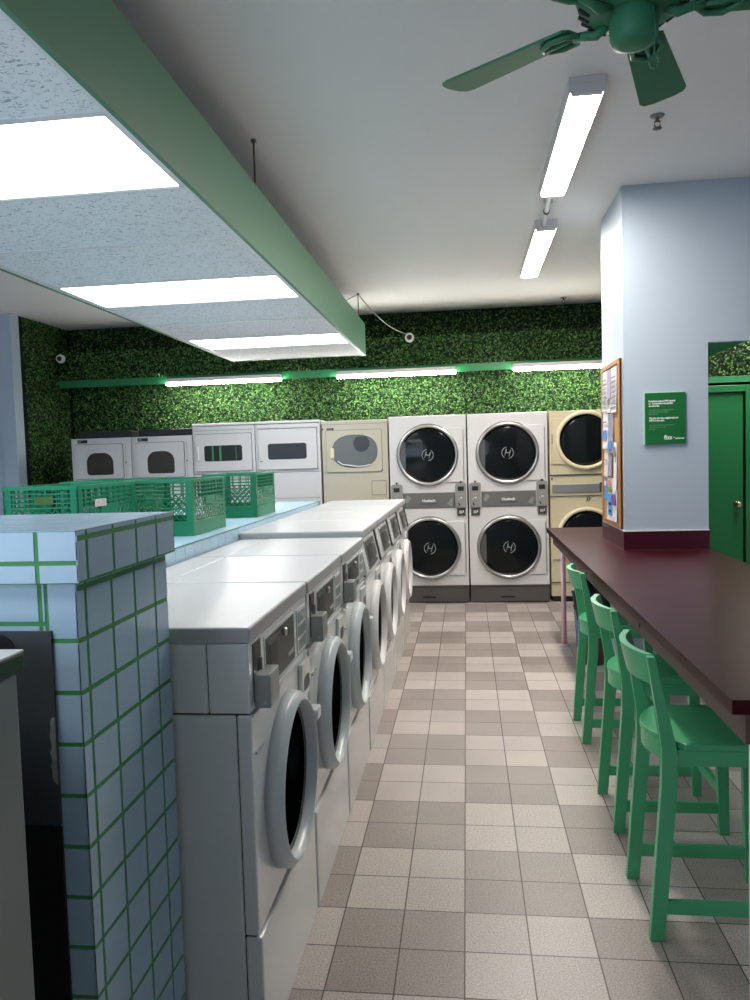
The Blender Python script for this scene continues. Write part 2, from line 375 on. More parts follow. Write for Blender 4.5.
for i in range(len(ys) - 1):
    y0, y1 = ys[i] + .011, ys[i + 1] - .011
    if i in lightslot:
        e = empty('panel_light', names[lightslot[i]], 'light', (-1.73, (y0 + y1) / 2, SZ0), 0, 'recessed light panels of the suspended ceiling')
        fr = MB(); X0, X1 = SX0 + .047 + 1.73, SX1 - .038 + 1.73; h = (y1 - y0) / 2 - .001
        fr.box(X0, X0 + .012, -h, h, .002, .06, 'white'); fr.box(X1 - .012, X1, -h, h, .002, .06, 'white'); fr.box(X0, X1, -h, -h + .012, .002, .06, 'white'); fr.box(X0, X1, h - .012, h, .002, .06, 'white')
        fr.box(X0, X1, -h, h, .06, .10, 'white'); fr.build('light_frame', e)
        df = MB(); df.box(X0 + .013, X1 - .013, -h + .013, h - .013, .008, .014, 'panel_light'); df.build('diffuser', e)
    else:
        b = MB(); b.box(SX0 + .046, SX1 - .038, y0, y1, SZ0 + .006, SZ0 + .024, 'tilew'); under(b.build('acoustic_tile', so))
for (x, y) in ((SX1 - .03, 3.9), (SX1 - .03, 7.7)):
    b = MB(); b.tube([(x, y, SZ0 + .1), (x, y, CEIL)], .005, 'alu', 6); b.lathe([(0, 0), (.014, 0), (.014, -.012), (0, -.012)], 'alu', 'z', (x, y, CEIL), 10); under(b.build('hanger_rod', so))
b = MB(); b.tube([(SX1 - .03, 7.7, CEIL - .005), (SX1 - .33, 7.55, 3.0), (SX1 - .5, 7.5, SZ1 - .1)], .004, 'alu', 6); under(b.build('hanger_wire', so))

# ------------------------------------------------------------------ ceiling tube lights
def ceiling_tube(x, y0, y1, lab):
    e = empty('ceiling_tube_light', lab, 'light', (x, (y0 + y1) / 2, CEIL), 0, 'tube lights on the white ceiling'); h = (y1 - y0) / 2
    b = MB(); b.box(-.080, .080, -h, h, -.035, 0, 'housing', .004); b.box(-.080, -.0715, -h, h, -.066, -.034, 'housing', .002); b.box(.0715, .080, -h, h, -.066, -.034, 'housing', .002); b.build('housing', e)
    for s in (-1, 1):
        c = MB(); c.prism([(-.078, -.034), (-.066, -.078), (.066, -.078), (.078, -.034)], 'y', s * h - .028 * (s > 0), s * h + .028 * (s < 0), 'housing', .003); c.build('end_cap', e)
    l = MB(); l.prism([(-.070, -.036), (-.070, -.064), (-.04, -.070), (.04, -.070), (.070, -.064), (.070, -.036)], 'y', -h + .03, h - .03, 'tube_light'); l.build('diffuser', e)
    return e
ceiling_tube(.565, 3.52, 4.90, 'tube light on the white ceiling, the longer-looking one nearest the fan')
ceiling_tube(2.7, 6.1, 7.4, 'added unseen tube light on the back room ceiling, brightening the green door')  # added lamp, hidden by the header, only to brighten the green door
ceiling_tube(.60, 5.60, 7.10, 'shorter-looking tube light on the ceiling, farther from the green fan')
b = MB(); b.tube([(.555, 4.89, 3.14), (.56, 4.98, 3.16), (.575, 5.3, 3.165), (.585, 5.61, 3.14)], .016, 'white', 8); b.lathe([(0, 0), (.03, 0), (.03, .02), (0, .02)], 'housing', 'z', (.568, 5.15, 3.155), 12)
b.tube([(.575, 5.33, 3.163), (.577, 5.36, 3.162)], .022, 'panel', 8); tag(b.build('light_conduit'), 'short white conduit joining the two ceiling tube lights', 'conduit')
def wall_tube(x0, x1, lab):
    e = empty('wall_tube_light', lab, 'light', ((x0 + x1) / 2, 8.50, 2.47), 0, 'tube lights along the hedge overhang'); h = (x1 - x0) / 2
    b = MB(); b.box(-h, h, -.038, .038, -.009, .035, 'housing', .006); b.build('housing', e)
    l = MB(); l.prism(rrect(-.038, .032, -.042, -.010, .014, 5), 'x', -h + .004, h - .004, 'wall_tube'); l.build('diffuser', e)
wall_tube(-3.41, -2.06, 'white tube light under the hedge overhang, above the white letterbox-window dryers')
wall_tube(-1.42, -.09, 'middle tube light under the hedge overhang, above the beige dryer and first tall stack')
wall_tube(.53, 1.60, 'tube light under the hedge overhang running behind the blue column')

# sprinklers and cameras
def sprinkler(x, y, lab):
    e = empty('fire_sprinkler', lab, 'sprinkler', (x, y, CEIL), 0, 'ceiling sprinklers')
    MB().lathe([(0, 0), (.035, 0), (.03, -.008), (0, -.01)], 'panel2', 'z', (0, 0, 0), 18).build('escutcheon', e)
    b = MB(); b.tube([(0, 0, -.008), (0, 0, -.03)], .009, 'alu', 8); b.tube([(-.012, 0, -.028), (-.014, 0, -.05), (0, 0, -.062)], .004, 'alu', 6); b.tube([(.012, 0, -.028), (.014, 0, -.05), (0, 0, -.062)], .004, 'alu', 6)
    b.lathe([(0, -.060), (.022, -.062), (.022, -.065), (0, -.068)], 'alu', 'z', (0, 0, 0), 12); b.box(-.014, .014, -.004, .004, -.032, -.026, 'alu'); b.build('sprinkler_head', e)
sprinkler(.975, 4.0, 'small metal sprinkler head on the ceiling between the fan and the blue column')
sprinkler(1.075, 8.45, 'small dark sprinkler head on the ceiling close to the hedge wall')
def camera_dome(x, z, y, lab):
    e = empty('mounted_camera', lab, 'camera', (x, y, z), 0, 'round security cameras on the hedge')
    MB().lathe([(0, 0), (.05, 0), (.052, .02), (.048, .035), (.032, .042)], 'housing', 'y', (0, 0, 0), 24).build('camera_ring', e)
    MB().lathe([(.031, .036), (.026, .052), (.014, .060), (0, .063)], 'black', 'y', (0, 0, 0), 20).build('camera_lens', e)
camera_dome(-.59, 2.84, 8.49, 'round white security camera on the hedge overhang, reached by a slack grey cable')
camera_dome(-4.68, 2.79, 8.49, 'round white security camera in the dark hedge corner by the pale blue wall')
b = MB(); P0, P1 = Vector((-1.03, 7.7, 3.165)), Vector((-.62, 8.485, 2.88)); pts = []
for i in range(13):
    t = i / 12; p = P0.lerp(P1, t); p.z -= .07 * math.sin(PI * t); pts.append(p)
b.tube(pts, .005, 'wire', 6); tag(b.build('camera_cable'), 'slack grey cable from the ceiling hook to the round camera', 'cable')

# ------------------------------------------------------------------ ceiling fan
fan = empty('ceiling_fan', 'green ceiling fan with pull chain under the white ceiling', 'fan', (.386, 1.78, 2.43))
b = MB(); b.tube([(0, 0, .26), (0, 0, CEIL - 2.43)], .014, 'fan', 12); b.lathe([(0, CEIL - 2.43), (.065, CEIL - 2.43), (.06, CEIL - 2.46), (.03, CEIL - 2.49), (0, CEIL - 2.49)], 'fan', 'z', (0, 0, 0), 24); b.build('downrod', fan)
b = MB(); b.lathe([(0, .245), (.05, .245), (.10, .225), (.122, .180), (.125, .120), (.115, .088), (.095, .072), (.06, .066), (0, .066)], 'fan', 'z', (0, 0, 0), 40)
for i in range(24):
    a = 2 * PI * i / 24; c_, s_ = math.cos(a), math.sin(a)
    b.tube([(c_ * .116, s_ * .116, .088), (c_ * .094, s_ * .094, .072)], .0055, 'black', 6)
b.build('motor_housing', fan)
MB().lathe([(0, .075), (.050, .075), (.053, .065), (.051, .02), (.046, .006), (.03, .001), (0, 0)], 'fan', 'z', (0, 0, 0), 32).build('switch_housing', fan)
c = MB(); c.tube([(.03, -.045, .06), (.034, -.05, .0), (.032, -.048, -.03), (.03, -.05, -.048)], .0022, 'fan', 6)
ring = [(.03 + .010 * math.cos(t), -.05, -.062 + .014 * math.sin(t)) for t in [2 * PI * i / 14 for i in range(15)]]; c.tube(ring, .002, 'fan', 6); c.build('pull_chain', fan)
for a in (143, 69, -3, -75, -147):
    A = math.radians(a); R = Matrix.Rotation(A, 4, 'Z') @ Matrix.Translation((0, 0, .082)) @ Matrix.Rotation(math.radians(-10), 4, 'X') @ Matrix.Diagonal((.765, .90, 1, 1))
    bl = MB(); poly = [(.20, -.048), (.62, -.068), (.645, -.058), (.655, -.03), (.655, .03), (.645, .058), (.62, .068), (.20, .048), (.185, .03), (.185, -.03)]
    t_ = bmesh.new(); lo = [t_.verts.new((x, y, -.003)) for x, y in poly]; hi = [t_.verts.new((x, y, .003)) for x, y in poly]
    t_.faces.new(lo); t_.faces.new(list(reversed(hi)))
    for i in range(len(poly)): t_.faces.new((lo[i], hi[i], hi[(i + 1) % len(poly)], lo[(i + 1) % len(poly)]))
    bl.bm(t_, 'fan', False, R); blade = bl.build('blade', fan)
    ir = MB(); W = lambda p: tuple(R @ Vector(p))
    ir.tube([W((.085, 0, -.012)), W((.12, .0, -.024)), W((.15, 0, -.016)), W((.19, 0, -.010))], .011, 'fan', 8)
    for s in (-1, 1): ir.tube([W((.16, 0, -.012)), W((.20, s * .034, -.011)), W((.25, s * .040, -.010)), W((.285, s * .018, -.010)), W((.295, 0, -.010))], .007, 'fan', 6)
    ir.tube([W((.17, 0, -.011)), W((.295, 0, -.010))], .006, 'fan', 6); ir.build('blade_iron', blade)

# ------------------------------------------------------------------ washers
WW = .683
def slab_seams(b, faces):
    for (x0, x1, y0, y1, z0, z1) in faces: b.box(x0, x1, y0, y1, z0, z1, 'seam')
def ring_prof(R, d): return [(R, 0), (R, d * .55), (R - .004, d * .66), (R - .021, d * .98), (R - .024, d), (R - .028, d * .96), (R - .033, d * .3), (R - .035, .002)]
def washer_a():
    """front at x=0, cabinet runs to -x, width along +y"""
    e = empty('washing_machine')
    b = MB(); b.box(-.60, -.040, .004, WW - .004, .0, .913, 'washer', .005); b.box(-.038, -.002, .004, WW - .004, .344, .913, 'washer', .005); b.box(-.038, .005, .003, WW - .003, .0, .340, 'washer', .006)
    b.box(-.108, -.002, .004, WW - .004, .917, 1.094, 'washer', .004); b.box(-.60, -.110, .004, WW - .004, .917, 1.094, 'washer', .004)
    b.box(-.59, -.010, .009, WW - .009, .01, 1.09, 'seam'); b.box(-.645, -.60, .01, WW - .01, .05, 1.09, 'washer')
    b.box(-.002, .003, .02, WW - .02, .905, .911, 'ring'); b.build('cabinet', e)
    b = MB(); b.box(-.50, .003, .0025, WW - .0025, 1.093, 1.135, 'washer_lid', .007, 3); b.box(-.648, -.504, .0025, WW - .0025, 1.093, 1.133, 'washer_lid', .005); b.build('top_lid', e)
    p = MB(); p.box(-.004, .000, .150, .500, .922, 1.076, 'ring', .001); p.box(-.002, .0015, .160, .490, .930, 1.068, 'panel', .001); p.box(.001, .003, .175, .30, .945, 1.055, 'gasket', .001); p.box(.002, .004, .19, .27, .965, 1.045, 'black', .001)
    for i in range(4): p.box(.003, .0050, .20 + i * .016, .208 + i * .016, .945, .953, 'panel2')
    p.lathe([(0, .012), (.012, .012), (.012, .02), (0, .022)], 'chrome', 'x', (-.008, .35, 1.045), 16); p.box(.001, .003, .40, .475, .955, .968, 'logo'); cp = p.build('control_panel', e)
    p = MB(); p.box(-.003, .001, .040, .110, .935, 1.085, 'panel', .001); p.box(.0, .002, .050, .100, 1.02, 1.078, 'black', .001); p.box(.0, .003, .050, .08, .945, 1.01, 'panel2', .001); p.box(.001, .010, .086, .092, .965, 1.04, 'chrome'); p.build('coin_slot', e)
    p = MB(); p.box(-.003, .001, .535, .665, .925, 1.068, 'ring', .001); 
    for i in range(3): p.box(.0, .0025, .548, .652, .935 + i * .044, .970 + i * .044, 'coinbox', .001)
    p.build('button_panel', e)
    p = MB(); p.box(0, .042, .040, .132, .920, 1.008, 'coinbox', .003); p.lathe([(0, 0), (.004, 0), (.004, .003), (0, .003)], 'chrome', 'y', (.026, .040, .935), 12); p.build('coin_box', e)
    p = MB(); p.box(-.002, .012, .535, .66, .775, .892, 'washer', .006); dw = p.build('soap_drawer', e)
    p = MB(); p.prism(rrect(.56, .635, .80, .845, (.02, .02, .004, .004)), 'x', .0115, .0135, 'gasket'); p.build('drawer_pull', dw)
    cy, cz, R = .350, .612, .247
    p = MB(); p.lathe(ring_prof(R, .048), 'ring', 'x', (-.002, cy, cz), 56); p.box(.0, .05, cy + R - .03, cy + R + .035, cz + .085, cz + .125, 'ring', .006); dr_ = p.build('door', e)
    p = MB(); p.lathe([(R - .034, .008), (R - .039, .014), (R - .046, .012), (R - .049, .004)], 'gasket', 'x', (-.002, cy, cz), 48, cap=False); p.build('gasket', dr_)
    p = MB(); p.lathe([(R - .048, .008), (R - .10, .005), (0, .004)], 'wglass', 'x', (-.002, cy, cz), 48); p.build('door_glass', dr_)
    p = MB(); p.box(.0, .004, .03, .10, .805, .812, 'coinbox'); p.build('badge', e)
    return e
def washer_b():
    e = empty('washing_machine')
    b = MB(); b.box(-.655, -.002, .003, WW - .003, .30, .925, 'washer', .006); b.box(-.645, -.006, .006, WW - .006, 0, .94, 'seam'); b.box(-.655, .0, .003, WW - .003, .0, .295, 'washer', .005)
    b.hexa([(-.655, .003, .93), (.012, .003, .93), (.012, WW - .003, .93), (-.655, WW - .003, .93), (-.655, .003, 1.124), (-.028, .003, 1.124), (-.028, WW - .003, 1.124), (-.655, WW - .003, 1.124)], 'washer', .005); b.build('cabinet', e)
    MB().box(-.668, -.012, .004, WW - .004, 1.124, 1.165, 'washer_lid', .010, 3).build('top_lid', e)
    # sloped face x at height z
    F = lambda z: .012 - .040 * (z - .93) / .194 + .001
    def sl(p, y0, y1, z0, z1, t, m): p.hexa([(F(z0) - .003, y0, z0), (F(z0) + t, y0, z0), (F(z0) + t, y1, z0), (F(z0) - .003, y1, z0), (F(z1) - .003, y0, z1), (F(z1) + t, y0, z1), (F(z1) + t, y1, z1), (F(z1) - .003, y1, z1)], m, .0012)
    p = MB(); sl(p, .10, .47, .950, 1.100, .004, 'coinbox'); sl(p, .112, .458, .956, 1.094, .007, 'panel'); sl(p, .14, .25, .99, 1.07, .009, 'black'); p.lathe([(0, .008), (.012, .008), (.012, .014), (0, .016)], 'chrome', 'x', (F(1.05), .32, 1.06), 12); sl(p, .38, .44, .972, .985, .009, 'logo'); p.build('control_panel', e)
    p = MB(); sl(p, .555, .60, .935, 1.115, .006, 'black'); 
    for i in range(4): sl(p, .562, .592, .945 + i * .042, .975 + i * .042, .008, 'gasket')
    p.build('coin_slot', e)
    p = MB(); p.box(-.002, .010, .40, .60, .80, .90, 'washer', .006); dw = p.build('soap_drawer', e); MB().prism(rrect(.44, .56, .82, .86, (.02, .02, .004, .004)), 'x', .0095, .0115, 'gasket').build('drawer_pull', dw)
    cy, cz, R = .342, .600, .250
    p = MB(); p.lathe(ring_prof(R, .046), 'ring2', 'x', (-.002, cy, cz), 56); dr_ = p.build('door', e)
    MB().lathe([(R - .034, .008), (R - .039, .014), (R - .046, .012), (R - .049, .004)], 'gasket', 'x', (-.002, cy, cz), 48, cap=False).build('gasket', dr_)
    MB().lathe([(R - .048, .008), (R - .10, .005), (0, .004)], 'wglass', 'x', (-.002, cy, cz), 48).build('door_glass', dr_)
    return e
GW = 'front-loading washers in the row'
wa = washer_a(); wb = washer_b()
la = ['white front-loading washer beside the tiled pedestal, its whole side panel showing',
      'white front-loading washer with grey coin box, second in the row from the tiled pedestal',
      'white washer with grey coin box, third from the pedestal, touching the raised lids']
lb = ['white washer with sloped controls and raised lid, directly past the coin-box washers',
      'white washer with sloped controls, second of the four past the coin-box washers',
      'white washer with sloped controls, second from the far stacked dryers',
      'white washer with sloped controls ending the row, nearest the stacked dryers']
for i in range(3):
    o = wa if i == 0 else copy_tree(wa)
    o.location = (-.545 + .004 * i, 1.80 + (WW + .002) * i, 0); tag(o, la[i], 'washing machine', GW)
for i in range(4):
    o = wb if i == 0 else copy_tree(wb)
    o.location = (-.530 + .002 * i, 3.875 + (WW + .002) * i, 0); tag(o, lb[i], 'washing machine', GW)

# ------------------------------------------------------------------ tiled island: pedestal + ledge
PX = -.74
b = MB(); b.box(-2.2, PX - .0015, 1.3535, 1.785, 0, 1.33, 'grout_green'); b.box(-2.2, -.7215, 1.3275, 1.80, 1.328, 1.4260, 'grout_green', .001)
def tiles_yz(x, y0, y1, z0, z1, ys_, zs_, g, m, t=.0015):
    for i in range(len(ys_) - 1):
        for j in range(len(zs_) - 1):
            a, c = max(y0, ys_[i] + g * .95), min(y1, ys_[i + 1] - g * .95); d, e = max(z0, zs_[j] + g), min(z1, zs_[j + 1] - g)
            if c - a > .002 and e - d > .002: b.box(x - .003, x, a, c, d, e, m)
def tiles_xz(y, x0, x1, z0, z1, xs_, zs_, g, m):
    for i in range(len(xs_) - 1):
        for j in range(len(zs_) - 1):
            a, c = max(x0, xs_[i] + g / 2), min(x1, xs_[i + 1] - g / 2); d, e = max(z0, zs_[j] + g / 2), min(z1, zs_[j + 1] - g / 2)
            if c - a > .002 and e - d > .002: b.box(a, c, y, y + .003, d, e, m)
TW = .109
zr = [1.315 - .1012 * k for k in range(14, -1, -1)]; zr = [-.2] + zr + [1.5]
yv = [1.0, 1.385] + [1.385 + TW * k for k in range(1, 5)] + [1.95]
tiles_yz(PX, 1.352, 1.785, 0, 1.328, yv, zr, .0105 / 2, 'tile_blue')
yv2 = [1.0, 1.362] + [1.362 + TW * k for k in range(1, 5)] + [1.95]
tiles_yz(-.72, 1.326, 1.80, 1.333, 1.4260, yv2, [1.2, 1.413, 1.5], .0105 / 2, 'tile_blue')
zf = [-.2] + [1.2143 - .1012 * k for k in range(11, -1, -1)] + [1.3155, 1.5]
tiles_xz(1.352, -.7985, PX - .0005, 0, 1.328, [-1, -.60], zf[:-2] + [1.42], .009, 'tile_blue')
zl = [-.2] + [1.2475 - .1012 * k for k in range(12, -1, -1)] + [1.5]
xs = [-.815 - .134 * k for k in range(12, -1, -1)]
tiles_xz(1.352, -2.2, -.8065, 0, 1.328, xs + [-.8015], zl, .009, 'tile_blue')
xs = [-.8015 - .134 * k for k in range(12, -1, -1)] + [-.60]
tiles_xz(1.326, -2.2, -.7205, 1.330, 1.4260, xs, [1.2, 1.3675, 1.6], .009, 'tile_blue')
b.box(-2.2, -.722, 1.328, 1.7985, 1.4260, 1.4270, 'grout_thin')
for i in range(12):
    for j in range(4):
        b.box(-.7225 - .11 * (i + 1) + .0015, -.7225 - .11 * i - .0015, 1.3285 + .117 * j + .002, 1.3285 + .117 * (j + 1) - .002, 1.4265, 1.4280, 'tile_blue')
tag(b.build('tiled_pedestal'), 'tall pale blue tiled pedestal with green grout and cap beside the first washer', 'counter')
b = MB(); LX0, LX1, LY0, LY1, LZ = -2.2, -1.20, 1.80, 6.15, 1.195
b.box(LX0, LX1 - .002, LY0, LY1, 0, LZ - .002, 'grout_thin')
for k in range(40):
    y0 = LY0 + .109 * k
    if y0 + .109 > LY1: break
    b.box(LX1 - .003, LX1, y0 + .0015, y0 + .1075, 1.0, LZ - .006, 'ledge')
    for i in range(9): b.box(LX1 - .006 - .109 * (i + 1) + .001, LX1 - .006 - .109 * i - .001, y0 + .001, y0 + .108, LZ - .003, LZ, 'ledge')
b.box(LX1 - .004, LX1 + .0003, LY0, LY1, LZ - .004, LZ + .0003, 'grout_thin')
tag(b.build('tiled_ledge'), 'long low pale blue tiled ledge running behind the washers', 'ledge')

# ------------------------------------------------------------------ milk crates
def crate():
    e = empty('milk_crate'); W, D, H = .335, .48, .27   # x, y, z ; origin centre of base
    b = MB(); t = .010
    def wall(horizontal_len, put):
        """put(a0,a1,z0,z1,thick,out) places a bar on this wall, a along the wall"""
        L = horizontal_len
        put(0, L, .0, .062, .006, 0); put(0, L, .255, .27, .016, .003); put(0, L, .058, .068, .014, .003); put(0, L, .128, .134, .012, .003)
        for z in (.178, .197, .216, .236): put(0, L, z, z + .005, .012, .003)
        for a in (0, L - .035): put(a, a + .035, .0, .27, .008, 0)
        n = 10 if L > .4 else 7
        for i in range(1, n): put(L * i / n - .002, L * i / n + .002, .175, .262, .010, .001)
        return
    def mk(face):
        s, ax = face
        def put(a0, a1, z0, z1, th, out):
            if ax == 'x':  # wall perpendicular to x, a runs along y
                x = s * W / 2; xs_ = sorted((x + s * out, x - s * th)); b.box(xs_[0], xs_[1], -D / 2 + a0, -D / 2 + a1, z0, z1, 'crate')
            else:
                y = s * D / 2; ys_ = sorted((y + s * out, y - s * th)); b.box(-W / 2 + a0, -W / 2 + a1, ys_[0], ys_[1], z0, z1, 'crate')
        L = D if ax == 'x' else W; wall(L, put)
        # diagonal lattice between z .068 and .178
        z0, z1 = .066, .180; step = .034; hh = z1 - z0
        for dirn in (-1, 1):
            a = -hh
            while a < L + hh:
                p = [(a, z0), (a + hh, z1)] if dirn > 0 else [(a + hh, z0), (a, z1)]
                (a0, q0), (a1, q1) = p; 
                # clip to [0.03, L-0.03]
                lo, hi = .03, L - .03; pts = []
                ta, tb = 0.0, 1.0; dx = a1 - a0
                t1, t2 = sorted(((lo - a0) / dx, (hi - a0) / dx)); ta, tb = max(ta, t1), min(tb, t2)
                if tb - ta > .05:
                    P = lambda t_: (a0 + dx * t_, q0 + (q1 - q0) * t_)
                    A, B = P(ta), P(tb)
                    cv = (lambda q: (s * (W / 2 - .004), -D / 2 + q[0], q[1])) if ax == 'x' else (lambda q: (-W / 2 + q[0], s * (D / 2 - .004), q[1]))
                    b.tube([cv(A), cv(B)], .0032, 'crate', 4, False)
                a += step
    for fc in ((1, 'x'), (-1, 'x'), (1, 'y'), (-1, 'y')): mk(fc)
    for i in range(9): b.box(-W / 2 + .01, W / 2 - .01, -D / 2 + .02 + i * .052, -D / 2 + .032 + i * .052, .004, .012, 'crate')
    for i in range(6): b.box(-W / 2 + .02 + i * .056, -W / 2 + .032 + i * .056, -D / 2 + .01, D / 2 - .01, .004, .010, 'crate')
    b.box(-W / 2 - .003, -W / 2 + .012, -.07, .07, .14, .18, 'crate', .003); b.box(W / 2 - .012, W / 2 + .003, -.07, .07, .14, .18, 'crate', .003)
    b.build('crate_basket', e)
    return e
cr = crate(); GC = 'green milk crates on the tiled ledge'
spots = [(-1.455, 3.70, 0.0, 'green plastic milk crate, middle one along the front edge of the tiled ledge'),
         (-1.445, 4.74, 0.02, 'green plastic milk crate at the dryer end of the tiled ledge, standing on its own'),
         (-1.71, 3.14, -.05, 'green plastic milk crate with a small sticker, closest to the tiled pedestal'),
         (-1.83, 3.78, 0.02, 'green plastic milk crate mostly hidden behind the others at the back of the ledge')]
crs = []
for i, (x, y, rz, lab) in enumerate(spots):
    o = cr if i == 0 else copy_tree(cr); o.location = (x, y, 1.1955); o.rotation_euler = (0, 0, rz); tag(o, lab, 'crate', GC); crs.append(o)
MB().box(.168, .1725, -.12, -.03, .176, .208, 'crate_label').build('sticker', crs[2])
MB().box(-.02, .06, -.2450, -.2425, .196, .228, 'crate_stamp').build('stamp', crs[2])

# ------------------------------------------------------------------ dryers on the back wall (front face y = FY)
FY = 7.85
def glass_front(b, x, z, R, y, ring='chrome', rt=.034, dep=.035):
    b.lathe([(R, 0), (R, dep * .6), (R - .008, dep), (R - rt + .004, dep), (R - rt, dep * .6), (R - rt, .004)], ring, 'y', (x, y, z), 64)
def stack(x0, x1, lab):
    w_ = x1 - x0; e = empty('stacked_dryer', lab, 'dryer', ((x0 + x1) / 2, FY, 0), 0, 'tall white double stacked dryers'); h = w_ / 2
    b = MB(); b.box(-h, h, .0, .90, .185, 1.945, 'dwhite', .006); b.box(-h + .002, h - .002, -.001, .88, .012, .183, 'toe', .004)
    b.box(-h + .01, h - .01, .03, .86, 0, .02, 'black'); b.box(-h + .012, h - .012, -.004, .0, .165, .172, 'seam'); b.build('cabinet', e)
    b = MB(); b.box(-.09, .05, -.004, .0, .055, .073, 'black'); b.box(-.002, .01, -.004, 0, .125, .137, 'black'); b.build('toe_vent', e)
    for zc, R in ((1.54, .315), (.578, .322)):
        b = MB(); b.box(.06, h - .035, -.014, .0, zc - .285, zc + .275, 'dwhite', .005); glass_front(b, 0, zc, R, -.006); b.lathe([(R + .006, 0), (R + .006, .006), (R, .007)], 'gasket', 'y', (0, 0, zc), 64)
        b.box(h - .034, h - .026, -.010, 0, zc - .26, zc + .25, 'panel2'); dd = b.build('door', e)
        g_ = MB(); g_.lathe([(R - .034, .014), (R - .06, .020), (0, .024)], 'glass', 'y', (0, -.006, zc), 64); g_.build('door_glass', dd)
        k_ = MB(); xx = -R * .72; k_.prism([(xx - .045, zc - .10), (xx, zc - .17), (xx, zc + .14), (xx - .045, zc + .14), (xx - .065, zc + .02)], 'y', -.033, -.029, 'gasket'); k_.build('door_pull', dd)
        lg = MB(); pass
        rt_ = math.radians(-14); rot = lambda x, z: (x * math.cos(rt_) - z * math.sin(rt_), -.0335, zc + x * math.sin(rt_) + z * math.cos(rt_))
        for a0 in (112, -68):
            lg.tube([rot(.058 * math.cos(math.radians(a0 + 136 * q / 14)), .058 * math.sin(math.radians(a0 + 136 * q / 14))) for q in range(15)], .0042, 'logo_dim', 5)
        for xx in (-.021, .021): lg.tube([rot(xx, -.034), rot(xx, .034)], .0045, 'logo_dim', 5)
        lg.tube([rot(-.021, 0), rot(.021, 0)], .0045, 'logo_dim', 5); lg.build('door_logo', dd)
    b = MB(); b.box(-h + .13, h - .125, -.008, .0, .992, 1.152, 'panelgrey', .003)
    b.box(-.09, .09, -.011, -.008, 1.030, 1.048, 'gasket', .001)
    b.prism([(-h + .145, 1.06), (-h + .18, 1.05), (-h + .215, 1.10), (-h + .175, 1.135)], 'y', -.0095, -.008, 'panel2'); b.prism([(h - .21, 1.03), (h - .16, 1.01), (h - .145, 1.085), (h - .165, 1.09)], 'y', -.0095, -.008, 'panel2')
    band = b.build('control_band', e); text('band_lettering', 'Huebsch', (0, -.0095, 1.058), .038, 'white', band, align='CENTER', bold=.0015)
    for xc in (-h + .068, h - .065):
        b = MB(); b.prism(rrect(xc - .056, xc + .056, .995, 1.245, (.02, .02, .003, .003)), 'y', -.035, 0, 'boxgrey', .002); b.prism(rrect(xc - .032, xc + .030, 1.165, 1.210, .004), 'y', -.037, -.034, 'black')
        b.lathe([(0, 0), (.011, 0), (.011, .02), (0, .02)], 'black', 'y', (xc, -.01, 1.256), 12)
        b.box(xc - .010, xc + .014, -.038, -.034, 1.088, 1.098, 'white'); b.box(xc - .03, xc - .022, -.038, -.034, 1.075, 1.082, 'white'); b.prism([(xc - .024, 1.05), (xc - .008, 1.02), (xc - .02, 1.01), (xc - .030, 1.035)], 'y', -.037, -.034, 'black')
        b.prism([(xc - .025, 1.125), (xc + .02, 1.14), (xc + .022, 1.135), (xc - .02, 1.118)], 'y', -.0365, -.034, 'logo'); cb = b.build('coin_control', e)
        q = MB(); q.box(xc - .045, xc + .045, -.014, 0, .905, .985, 'panelgrey', .003); q.box(xc - .032, xc + .032, -.0155, -.012, .918, .972, 'black'); q.box(xc - .022, xc + .012, -.0165, -.014, .930, .962, 'logo'); q.box(xc + .016, xc + .024, -.0165, -.014, .940, .966, 'white'); q.build('payment_plate', e)
    return e
stack(-.788, .004, 'tall white double-stacked dryer beside the beige dryer, partly behind the washers')
stack(.017, .820, 'tall white double-stacked dryer beside the cream dryer, fully in view')
# cream stack behind the column
def cream_stack():
    e = empty('stacked_dryer', 'cream double-stacked dryer with thick round door rims, half hidden by the blue column', 'dryer', (1.195, FY, 0)); h = .357
    b = MB(); b.box(-h, h, 0.01, .90, .06, 1.945, 'cream', .006); b.box(-h + .02, h - .02, .04, .88, 0, .06, 'black'); b.box(-h, h, -.004, .012, 1.295, 1.303, 'seam'); b.box(-h, h, -.004, .012, 1.085, 1.089, 'seam'); b.box(-h, h, -.002, .012, .20, .208, 'gasket'); b.build('cabinet', e)
    for zc, R in ((1.645, .298), (.675, .298)):
        b = MB(); b.prism([(-h + .015, zc - .235), (-.12, zc - .235), (.0, zc - .26), (.0, zc + .225), (-h + .015, zc + .225)], 'y', -.006, .012, 'cream', .004); glass_front(b, .0, zc, R, .008, 'creamring', .040, .045); b.box(-h + .022, -h + .030, -.012, 0, zc - .03, zc + .07, 'gasket'); dd = b.build('door', e)
        MB().lathe([(R - .040, .010), (R - .08, .016), (0, .02)], 'glass', 'y', (0, .0, zc), 64).build('door_glass', dd); 
    b = MB(); b.box(-h + .02, h - .02, -.004, .012, 1.120, 1.205, 'silver', .003); b.box(.13, h - .03, -.007, 0, 1.125, 1.215, 'black', .002)
    for i in range(4): b.box(.14, .20, -.009, -.005, 1.137 + i * .019, 1.147 + i * .019, 'panel2')
    b.lathe([(0, 0), (.010, 0), (.010, .006), (0, .006)], 'black', 'y', (-h + .02, .01, 1.262), 12); band = b.build('control_band', e)
    text('band_lettering', '37', (0.02, -.001, 1.035), .045, 'seam', e, (PI / 2, 0, 0), 'CENTER', .002)
cream_stack()
